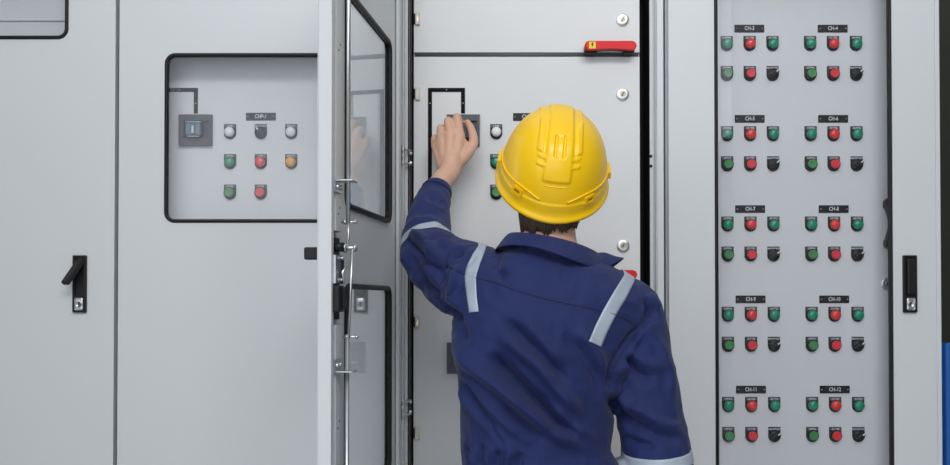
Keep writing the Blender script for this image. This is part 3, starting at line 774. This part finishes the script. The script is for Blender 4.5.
for s in (-1, 1):   # trouser legs
    hx_ = PX - 0.012 + s * 0.088
    chain(b, dense([(Vector((hx_, YC + 0.005, 0.88)), 0.105), (Vector((hx_ + s * 0.01, YC + 0.01, 0.70)), 0.094), (Vector((hx_ + s * 0.02, YC + 0.015, 0.47)), 0.076), (Vector((hx_ + s * 0.03, YC, 0.25)), 0.070), (Vector((hx_ + s * 0.03, YC - 0.005, 0.07)), 0.068)], 5), 'navy', 24, caps=False)
me = remeshed(b, 0.0045, 5, 0.5)
me.materials.clear(); me.materials.append(M['navy'])
# sculpt drag lines and creases
co, ed = mesh_np(me); nr = normals_np(me)
c9, s9 = math.cos(PITCH), math.sin(PITCH)
ry = co[:, 1] - CAM_Y; rz = co[:, 2] - CAM_Z; dpt = ry * c9 + rz * s9
U = PPX + F_PX * co[:, 0] / dpt; V_ = PPY - F_PX * (-ry * s9 + rz * c9) / dpt
disp = np.zeros(len(co))
def fold(pts, w, amp, skew=0.0, taper=0.25):
    """crease along a polyline; w in px (1 px = 2 mm there), amp in mm"""
    pts = np.array(pts, float); seg = np.diff(pts, axis=0); ln = np.hypot(seg[:, 0], seg[:, 1]); tot = ln.sum(); acc = 0
    best = np.full(len(co), 1e9); tt = np.zeros(len(co)); sd = np.zeros(len(co))
    for a, s_, l in zip(pts[:-1], seg, ln):
        t = np.clip(((U - a[0]) * s_[0] + (V_ - a[1]) * s_[1]) / (l * l), 0, 1)
        dx = U - a[0] - t * s_[0]; dy = V_ - a[1] - t * s_[1]; d = np.hypot(dx, dy)
        k = d < best; best[k] = d[k]; tt[k] = ((acc + t * l) / tot)[k]; sd[k] = ((dx * s_[1] - dy * s_[0]) / l)[k]
        acc += l
    ww = w * (1 + skew * np.sign(sd))
    e = np.clip(np.minimum(tt, 1 - tt) / taper, 0, 1); e = e * e * (3 - 2 * e)
    return amp * 0.001 * np.exp(-(best / ww) ** 2) * e
front = np.clip((-nr[:, 1] + 0.25) / 0.5, 0, 1)
FOLDS = [
 ([(450, 335), (470, 357), (494, 379), (529, 409), (560, 432), (590, 450)], 6, 11, -0.3, .2),
 ([(485, 352), (507, 374), (529, 396), (553, 421), (580, 440)], 5.5, -12, 0.2, .2),
 ([(492, 330), (515, 346), (540, 366), (560, 392), (585, 420)], 7, 9, 0.2, .25),
 ([(499, 312), (515, 332), (535, 350), (556, 372), (575, 396)], 5, -7, 0, .3),
 ([(512, 308), (530, 326), (548, 346), (570, 370)], 6, 6, 0, .3),
 ([(460, 380), (472, 402), (484, 420), (505, 447), (520, 462)], 4.5, 7, 0.2, .2),
 ([(464, 376), (477, 400), (494, 432), (512, 456)], 3.5, -7, 0, .2),
 ([(455, 350), (468, 375), (485, 400), (512, 428), (540, 448)], 5, 5, 0, .3),
 ([(560, 330), (580, 352), (597, 378), (606, 402)], 6, -5, 0, .3),
 ([(575, 325), (596, 352), (608, 380)], 5, 4, 0, .3),
 ([(450, 300), (456, 325), (468, 350)], 5, -6, 0, .3),
 ([(500, 250), (495, 268), (505, 285)], 5, -4, 0, .3), ([(510, 252), (508, 275)], 4, 3, 0, .3),
 ([(655, 303), (647, 320), (633, 336), (622, 352), (613, 370), (612, 395)], 3.4, -8, 0, .12),
 ([(650, 312), (637, 334), (623, 356), (620, 384)], 4, 6, 0, .3),
 ([(643, 297), (653, 309), (657, 325)], 3, -5, 0, .3), ([(648, 292), (660, 312)], 3, 3, 0, .3),
 ([(620, 352), (636, 372), (655, 384)], 4, -5, 0, .3), ([(624, 345), (645, 362), (665, 372)], 5, 4, 0, .3),
 ([(612, 392), (618, 412), (632, 424), (650, 432)], 4, -6, 0, .25), ([(616, 384), (630, 405), (652, 414)], 5, 5, 0, .3),
 ([(633, 418), (655, 436), (687, 440)], 4, -5, 0, .3), ([(640, 408), (662, 424), (684, 428)], 4, 4.5, 0, .3),
 ([(620, 436), (640, 444), (660, 446)], 3.5, -4, 0, .3), ([(655, 330), (668, 370), (676, 410)], 5, 3.5, 0, .3),
 ([(403, 236), (413, 246), (426, 262), (440, 274)], 3, -6, 0, .2), ([(408, 230), (424, 240), (444, 262)], 3.5, 6, 0, .25),
 ([(408, 248), (414, 268), (428, 288), (444, 300)], 4, -6, 0, .25), ([(402, 246), (410, 266), (424, 290)], 3.5, 5, 0, .3),
 ([(452, 234), (438, 238), (422, 246)], 3, -7, 0, .25), ([(456, 240), (440, 246), (430, 262), (428, 280)], 3.2, 6, 0, .25),
 ([(470, 250), (452, 254), (440, 268), (440, 290)], 3.5, -6, 0, .25), ([(470, 262), (458, 272), (452, 295), (458, 318)], 4, 5, 0, .3),
 ([(478, 252), (466, 262), (460, 280)], 3, -4, 0, .3), ([(430, 296), (446, 310), (462, 322)], 4, -5, 0, .3),
 ([(414, 214), (430, 210), (446, 214)], 3, -3, 0, .3), ([(410, 222), (428, 220), (446, 224)], 3, 3, 0, .3),
 ([(424, 198), (436, 200), (447, 206)], 2.6, -2, 0, .3),
 ([(466, 445), (468, 468)], 2.2, -4, 0, .2), ([(474, 448), (475, 468)], 2, 4, 0, .2), ([(481, 444), (482, 468)], 2, -4, 0, .2),
 ([(489, 447), (489, 468)], 2, 4, 0, .2), ([(497, 450), (497, 468)], 2, -4, 0, .2), ([(520, 452), (520, 468)], 2, -3.5, 0, .2), ([(508, 452), (508, 468)], 2.4, 4, 0, .2),
 ([(500, 398), (520, 420), (548, 442)], 4, -5, 0, .3), ([(545, 400), (570, 425), (600, 440)], 5, 5, 0, .3),
]
for f in FOLDS: disp += fold(f[0], f[1] * 1.1, *f[2:]) * front * 3.1
far = np.array([noise.noise((c[0] * 9 + 3, c[1] * 9, c[2] * 6)) for c in co]) * 0.004
fine = np.array([noise.noise((c[0] * 30 + c[2] * 14, c[1] * 26, c[2] * 22 - c[0] * 12)) for c in co])
fine = (0.5 - np.abs(fine)) * 0.0058
torso_m = np.clip((co[:, 2] - 0.3) / 0.2, 0, 1)
co2 = co + nr * (disp + far + fine - 0.0012)[:, None]
co2 = lap(co2, ed, 0.25)
me.vertices.foreach_set('co', co2.ravel()); me.update()
for p_ in me.polygons: p_.use_smooth = True
me.name = 'coverall'
cov = bpy.data.objects.new('coverall', me); C.objects.link(cov); cov.parent = person; cov['label'] = 'navy blue long-sleeved work coverall'
bvh = BVHTree.FromPolygons([Vector(v) for v in co2], [tuple(p_.vertices) for p_ in me.polygons])
def cast_px(px, py, off=0.0012):
    o_ = Vector((0, CAM_Y, CAM_Z)); d = (P(px, py, 0) - o_).normalized()
    h_, n_, _, _ = bvh.ray_cast(o_, d)
    if h_ is None: return None
    return h_ + n_ * off
def interp(poly, t):
    n = len(poly) - 1; i = min(int(t * n), n - 1); f = t * n - i
    return (poly[i][0] * (1 - f) + poly[i + 1][0] * f, poly[i][1] * (1 - f) + poly[i + 1][1] * f)
def grid_mesh(name, G, m, parent, thick=0.0008, closed=False):
    nu, nv = len(G), len(G[0]); b = MB(); V = [p for row in G for p in row]; Fc = []
    for i in range(nu if closed else nu - 1):
        for j in range(nv - 1):
            i2 = (i + 1) % nu; Fc.append((i * nv + j, i2 * nv + j, i2 * nv + j + 1, i * nv + j + 1))
    b.add(V, Fc, m, True)
    o = b.build(name, parent, recalc=True)
    md = o.modifiers.new('s', 'SOLIDIFY'); md.thickness = thick; md.offset = 0
    return o
def strip_px(left, right, n=40, k=7):
    G = []
    for i in range(n + 1):
        a, c = interp(left, i / n), interp(right, i / n); row = []
        for j in range(k):
            f = j / (k - 1); h_ = cast_px(a[0] * (1 - f) + c[0] * f, a[1] * (1 - f) + c[1] * f, 0.0014)
            row.append(h_)
        G.append(row)
    G = [r for r in G if all(v is not None for v in r)]
    for _ in range(3):
        G = [[(G[i][j] * 2 + G[max(i - 1, 0)][j] + G[min(i + 1, len(G) - 1)][j]) / 4 for j in range(k)] for i in range(len(G))]
    return G
def over_shoulder(G, steps=14, k=7, down=0.10):
    """carry the tape over the shoulder and down the front"""
    head = G[0]; rows = []
    for i in range(1, steps + 1):
        y = i * 0.012; row = []
        for p in head:
            h_, n_, _, _ = bvh.ray_cast(Vector((p.x + 0.0, p.y + y, 1.7)), Vector((0, 0, -1)))
            row.append(h_ + n_ * 0.002 if h_ is not None else None)
        if any(v is None for v in row): break
        if row[0].z < head[0].z - 0.12: break
        rows.append(row)
    return list(reversed(rows)) + G
G = strip_px([(480.5, 243.5), (473, 254), (467, 265), (464.5, 277), (467, 295), (469.7, 314)], [(487.5, 243.5), (484, 254), (480, 265), (476.2, 277), (476.8, 295), (479, 313)])
grid_mesh('reflective_shoulder_tape', over_shoulder(G), 'tape', cov)
G = strip_px([(624.5, 274.5), (614, 291), (603.5, 309), (595, 326), (588.5, 342)], [(635, 279.5), (627, 296), (616, 314), (607, 332), (600.5, 348)])
grid_mesh('reflective_shoulder_tape', over_shoulder(G), 'tape', cov)
def band(center, axis, r0, width, name, tilt=None, n=96, k=6, off=0.0013):
    axis = Vector(axis).normalized(); a = axis.orthogonal().normalized(); c = axis.cross(a); G = []
    for i in range(n):
        t = 2 * PI * i / n; d = a * math.cos(t) + c * math.sin(t); row = []
        for j in range(k):
            o_ = Vector(center) + axis * (width * (j / (k - 1) - 0.5))
            h_, n_, _, _ = bvh.ray_cast(o_ + d * r0, -d)
            if h_ is None or (h_ - o_).length > r0: h_ = row[-1] if row else o_ + d * r0 * 0.5
            row.append(h_ + d * off)
        G.append(row)
    for _ in range(2): G = [[(G[i][j] * 2 + G[i - 1][j] + G[(i + 1) % n][j]) / 4 for j in range(k)] for i in range(n)]
    return grid_mesh(name, G, 'tape', cov, closed=True)
band(P(427.5, 247, -0.232), (P(424, 215, -0.155) - P(429.5, 245, -0.225)), 0.09, 0.019, 'reflective_sleeve_tape')
band(P(656, 455.5, -0.452), Vector((0.08, 0.12, -1)), 0.084, 0.024, 'reflective_sleeve_tape')
# seams
def seam(pts, name, r=0.0013, off=0.0):
    path = []
    n = len(pts) * 10
    for i in range(n + 1):
        q = interp(pts, i / n); h_ = cast_px(q[0], q[1], off)
        if h_ is not None: path.append(h_)
    for _ in range(2): path = [path[0]] + [(path[i] * 2 + path[i - 1] + path[i + 1]) / 4 for i in range(1, len(path) - 1)] + [path[-1]]
    b = MB(); b.tube(path, r, 'thread', 6); b.build(name, cov)
seam([(446, 265), (458, 271), (471, 277), (492, 281), (517, 290.6), (543, 298), (566, 303), (590, 308), (606, 312), (623, 317), (636, 326)], 'yoke_seam', 0.0016, 0.0004)
seam([(655, 304), (647, 319), (634, 335), (623.5, 351), (613.5, 369)], 'armhole_seam', 0.0014)
seam([(449, 252), (446, 265), (447, 285), (455, 310)], 'armhole_seam', 0.0014)
# cuffs
for cen, ax, r0, w_, nm in ((SL[2][0], SL[3][0] - SL[0][0], 0.06, 0.020, 'cuff'), (SR[-4][0], SR[-1][0] - SR[-8][0], 0.09, 0.03, 'cuff')):
    o = band(cen, ax, r0, w_, nm, off=0.0022); o.data.materials.clear(); o.data.materials.append(M['navy'])
# collar: stand + fallen leaf swept round the neck
CC = P(552.5, 245.5, -0.452); roll = Matrix.Rotation(math.radians(13), 3, 'Y') @ Matrix.Rotation(math.radians(-6), 3, 'X')
prof = [(-0.002, -0.034), (0.000, -0.015), (0.003, -0.003), (0.007, 0.0015), (0.012, -0.001), (0.018, -0.012), (0.024, -0.024), (0.029, -0.034)]
G = []
for i in range(81):
    t = math.radians(-142 + 284 * i / 80); row = []
    tip = max(0, (abs(math.degrees(t)) - 85) / 57)
    for j, (dr, dz) in enumerate(prof):
        f = j / (len(prof) - 1)
        pk = math.exp(-((math.degrees(t) - 94) / 12) ** 2)
        rr = dr + pk * 0.034 * f * f + (tip * (0.030 if t > 0 else 0.018) * f if dr > 0 else 0)
        lift = tip * f * 0.012 - tip * (0.016 if t > 0 else 0.004) + pk * 0.040 * f * f
        wob = 0.0025 * math.sin(t * 5 + 1) * f
        v = Vector((math.sin(t) * (0.083 + rr + wob), -math.cos(t) * (0.078 + rr + wob), dz * (1 + 0.15 * math.sin(t * 3)) + lift))
        row.append(CC + roll @ v)
    G.append(row)
o = grid_mesh('collar', G, 'navy', cov, 0.003)
md = o.modifiers.new('ss', 'SUBSURF'); md.levels = 1; md.render_levels = 1
# boots
for s in (-1, 1):
    b = MB(); hx_ = PX - 0.012 + s * 0.118
    chain(b, dense([(Vector((hx_, YC - 0.02, 0.05)), 0.048), (Vector((hx_ + s * 0.004, YC + 0.06, 0.048)), 0.046), (Vector((hx_ + s * 0.01, YC + 0.15, 0.040)), 0.038)], 5), 'boot', 20)
    chain(b, [(Vector((hx_, YC - 0.005, 0.06)), 0.050), (Vector((hx_, YC - 0.005, 0.16)), 0.050)], 'boot', 20)
    b.box((hx_ - 0.046, YC - 0.066, 0.0), (hx_ + 0.046, YC + 0.19, 0.022), 'boot', 0.01, 2)
    b.build('boot', person)
# ---- hair: cap under the hat with ragged locks on the nape
b = MB()
ellipsoid(b, hp(0, -0.006, 0.010), (0.081, 0.098, 0.108), 'hair', X=H3)
rnd = random.Random(3)
NX = P(549.5, 232, -0.455).x
for i in range(900):
    t = rnd.uniform(-1.75, 1.75)
    zt = P(548, 198, -0.5).z + rnd.uniform(-0.012, 0.0); zb = P(548, 228.5 - 5.5 * (abs(t) / 1.2) ** 2 - 2.5 * t, -0.5).z + rnd.choice((rnd.uniform(-0.012, 0.004), rnd.uniform(0.0, 0.018))) + 0.004 * math.sin(t * 11)
    ra, rb = 0.0605, 0.0570 + rnd.uniform(-0.001, 0.0015)
    sw = rnd.uniform(-0.09, 0.09)
    f = lambda tt, rr, z: Vector((NX + rr * math.sin(tt), -0.457 - rr * math.cos(tt), z))
    b.tube([f(t, ra, zt), f(t + sw * 0.3, (ra + rb) / 2 + 0.0015, zt * 0.5 + zb * 0.5), f(t + sw * 0.8, rb + 0.0012, zb + 0.005), f(t + sw, rb, zb)], [0.0024, 0.0026, 0.0018, 0.0003], 'hair', 5)
b.build('hair', person)
# ---- hard hat
hat = None
b = MB()
A_, B_, Hh = 0.1075, 0.130, 0.131
def sstep(a, c, x): t = min(1, max(0, (x - a) / (c - a))); return t * t * (3 - 2 * t)
def bandf(x, w, s=0.003): return 1 - sstep(w - s, w + s, abs(x))
def hat_pt(th, ph, extra=0.0):
    """th: azimuth (0 = back), ph: 0 rim .. pi/2 crown"""
    cp, sp = math.cos(ph), math.sin(ph)
    k = cp ** 0.80 if cp > 0 else 0
    x = A_ * k * math.sin(th); y = -B_ * k * math.cos(th); z = Hh * sp
    n = Vector((x / A_ ** 2, y / B_ ** 2, z / Hh ** 2)).normalized()
    h_ = 0.0
    low = sstep(0.44, 0.50, ph) if y < 0 else sstep(0.25, 0.35, ph)
    wband = 0.022 + 0.006 * (1 - ph / (PI / 2))
    h_ += 0.0036 * bandf(x, wband, 0.0035) * low                           # central ridge
    q = sstep(0.83, 0.87, ph) * (1 - sstep(1.20, 1.24, ph)) if y < 0 else 0
    h_ -= 0.0050 * (bandf(x, 0.0105, 0.0015) - 0.65 * bandf(x, 0.0060, 0.0015)) * q   # slot in the ridge
    for s_ in (-1, 1):                                                     # side ribs, stepped
        q = (sstep(0.86, 0.90, ph) * (1 - sstep(1.28, 1.34, ph))) if y < 0 else (1 - sstep(1.1, 1.3, ph)) * sstep(0.5, 0.6, ph)
        h_ += 0.0030 * bandf(x - s_ * (wband + 0.0125), 0.0052, 0.0022) * q
        for ph0 in (0.80, 0.68):
            q2 = sstep(ph0 - 0.02, ph0, ph) * (1 - sstep(ph0 + 0.035, ph0 + 0.06, ph)) if y < 0 else 0
            h_ += 0.0020 * bandf(x - s_ * (wband + 0.008), 0.008, 0.002) * q2
    h_ += 0.0022 * (1 - sstep(0.10, 0.14, ph)) 
    return Vector((x, y, z)) + n * (h_ + extra)
NT, NP = 320, 130
V = []; Fc = []
def brim(th):
    fr = max(0, -math.cos(th)); return 0.007 + 0.038 * fr ** 2.2
rim_prof = [(0.0, -0.024), (0.35, -0.023), (0.9, -0.0235), (1.0, -0.020), (0.95, -0.0165), (0.4, -0.014), (0.12, -0.008)]
rows_ = []
for j, (f, z) in enumerate(rim_prof):
    row = []
    for i in range(NT):
        th = 2 * PI * i / NT; bw = brim(th)
        base = hat_pt(th, 0.0)
        d = Vector((base.x, base.y, 0)).normalized()
        v = Vector((base.x, base.y, 0)) + d * (bw * f - (0.004 if j == 0 else 0)); v.z = z - 0.010 * max(0, -math.cos(th)) * f + 0.004 * abs(math.sin(th))
        row.append(v)
    rows_.append(row)
for j in range(NP):
    ph = (PI / 2 - 0.012) * (j / (NP - 1))
    rows_.append([hat_pt(2 * PI * i / NT, ph) for i in range(NT)])
nr_ = len(rows_)
V = [HM @ v for r in rows_ for v in r]; top_i = len(V); V.append(HM @ (Vector((0, 0, Hh + 0.0036))))
for j in range(nr_ - 1):
    for i in range(NT):
        k = (i + 1) % NT; Fc.append((j * NT + i, j * NT + k, (j + 1) * NT + k, (j + 1) * NT + i))
for i in range(NT): Fc.append(((nr_ - 1) * NT + i, (nr_ - 1) * NT + (i + 1) % NT, top_i))
b.add(V, Fc, 'hat', True)
# inner shell
inn = []
for j in range(24):
    ph = (PI / 2 - 0.02) * (j / 23); inn.append([HM @ (hat_pt(2 * PI * i / 64, ph) * 0.965 + Vector((0, 0, -0.024 * (1 - j / 23)))) for i in range(64)])
V = [v for r in inn for v in r]; Fc = []
for j in range(23):
    for i in range(64): k = (i + 1) % 64; Fc.append((j * 64 + k, j * 64 + i, (j + 1) * 64 + i, (j + 1) * 64 + k))
Fc.append(tuple(23 * 64 + i for i in reversed(range(64))))
b.add(V, Fc, 'hat', True)
hat = b.build('hard_hat', person, recalc=False); hat['label'] = 'yellow plastic hard hat'
# gutter ridge either side, accessory slots
for s_ in (-1, 1):
    b = MB(); path = []
    for i in range(41):
        th = s_ * math.radians(14 + 110 * i / 40); ph = 0.16 + 0.10 * math.sin(min(1, i / 10) * PI / 2) - 0.06 * (i / 40)
        path.append(HM @ hat_pt(th, ph, 0.001))
    b.tube(path, [0.0020] * 41, 'hat', 8); b.build('gutter_rib', hat)
    for thd, ph, nm in ((40, 0.14, 'accessory_slot'), (96, 0.10, 'accessory_slot')):
        th = s_ * math.radians(thd); c = hat_pt(th, ph); c2 = hat_pt(th + 0.05, ph); n_ = (hat_pt(th, ph, 0.01) - c).normalized()
        tx = (c2 - c).normalized(); tz = tx.cross(n_); 
        if tz.z < 0: tz = -tz
        Mx = Matrix((tx, n_, tz)).transposed().to_4x4(); Mx.translation = c
        b = MB(); W_ = 0.013 if thd == 40 else 0.019
        b.plate_hole(rrect(-W_, -0.009, W_, 0.009, 0.003, 3), rrect(-W_ + 0.005, -0.0035, W_ - 0.005, 0.0035, 0.002, 3), 0.0055, -0.002, 'hat')
        b.box((-W_ + 0.004, 0.001, -0.004), (W_ - 0.004, 0.0025, 0.004), 'hat_in')
        bmesh.ops.transform(b.bm, matrix=HM @ Mx, verts=b.bm.verts[:]); b.build(nm, hat)
# ledge at the lower end of the ridge
b = MB(); path = [HM @ hat_pt(math.atan2(x, 0.13) * 1.0, 0.40, -0.0008) for x in [(-0.028 + 0.056 * i / 20) for i in range(21)]]
b.tube(path, 0.0016, 'hat', 8); b.build('ridge_ledge', hat)
# headband inside
b = MB(); b.tube([HM @ Vector((0.084 * math.sin(t), -0.103 * math.cos(t), -0.012)) for t in [2 * PI * i / 40 for i in range(40)]], 0.007, 'strap', 8, True, flat=0.25)
b.build('headband', hat)
for ch in person.children:
    ch.location = Vector(ch.location) - person.location
# ================================================================ LIGHT
w = bpy.data.worlds.new('sky'); bpy.context.scene.world = w; w.use_nodes = True
nt = w.node_tree; nt.nodes.clear(); N = nt.nodes.new; L = nt.links.new
out = N('ShaderNodeOutputWorld'); bg = N('ShaderNodeBackground'); tc = N('ShaderNodeTexCoord'); sx = N('ShaderNodeSeparateXYZ')
L(tc.outputs['Generated'], sx.inputs[0])
mr1 = N('ShaderNodeMapRange'); mr1.inputs['From Min'].default_value = -0.02; mr1.inputs['From Max'].default_value = 0.5; mr1.inputs['To Min'].default_value = 2.15; mr1.inputs['To Max'].default_value = 0.6
mr2 = N('ShaderNodeMapRange'); mr2.inputs['From Min'].default_value = -0.7; mr2.inputs['From Max'].default_value = 0.7; mr2.inputs['To Min'].default_value = 1.1; mr2.inputs['To Max'].default_value = 0.8
L(sx.outputs['Z'], mr1.inputs['Value']); L(sx.outputs['X'], mr2.inputs['Value'])
nz = N('ShaderNodeTexNoise'); nz.inputs['Scale'].default_value = 2.2; nz.inputs['Detail'].default_value = 4; L(tc.outputs['Generated'], nz.inputs['Vector'])
mr3 = N('ShaderNodeMapRange'); mr3.inputs['From Min'].default_value = 0.35; mr3.inputs['From Max'].default_value = 0.65; mr3.inputs['To Min'].default_value = 0.8; mr3.inputs['To Max'].default_value = 1.2; L(nz.outputs['Fac'], mr3.inputs['Value'])
m1 = N('ShaderNodeMath'); m1.operation = 'MULTIPLY'; m2 = N('ShaderNodeMath'); m2.operation = 'MULTIPLY'
L(mr1.outputs[0], m1.inputs[0]); L(mr2.outputs[0], m1.inputs[1]); L(m1.outputs[0], m2.inputs[0]); L(mr3.outputs[0], m2.inputs[1])
bg.inputs['Color'].default_value = (0.93, 0.97, 1.04, 1); L(m2.outputs[0], bg.inputs['Strength']); L(bg.outputs[0], out.inputs[0])
ld = bpy.data.lights.new('overhead_lamp', 'AREA'); ld.shape = 'RECTANGLE'; ld.size = 4.0; ld.size_y = 1.0; ld.energy = 125; ld.color = (1, 0.99, 0.97)
lo = bpy.data.objects.new('overhead_lamp', ld); C.objects.link(lo); lo.location = (0.5, -5.2, 4.6)
lo.rotation_euler = (Vector((0.2, 0.1, 1.6)) - Vector(lo.location)).to_track_quat('-Z', 'Y').to_euler()
vs = bpy.context.scene.view_settings
vs.view_transform = 'Standard'; vs.look = 'None'; vs.gamma = 1; vs.use_curve_mapping = False; vs.exposure = 0.22
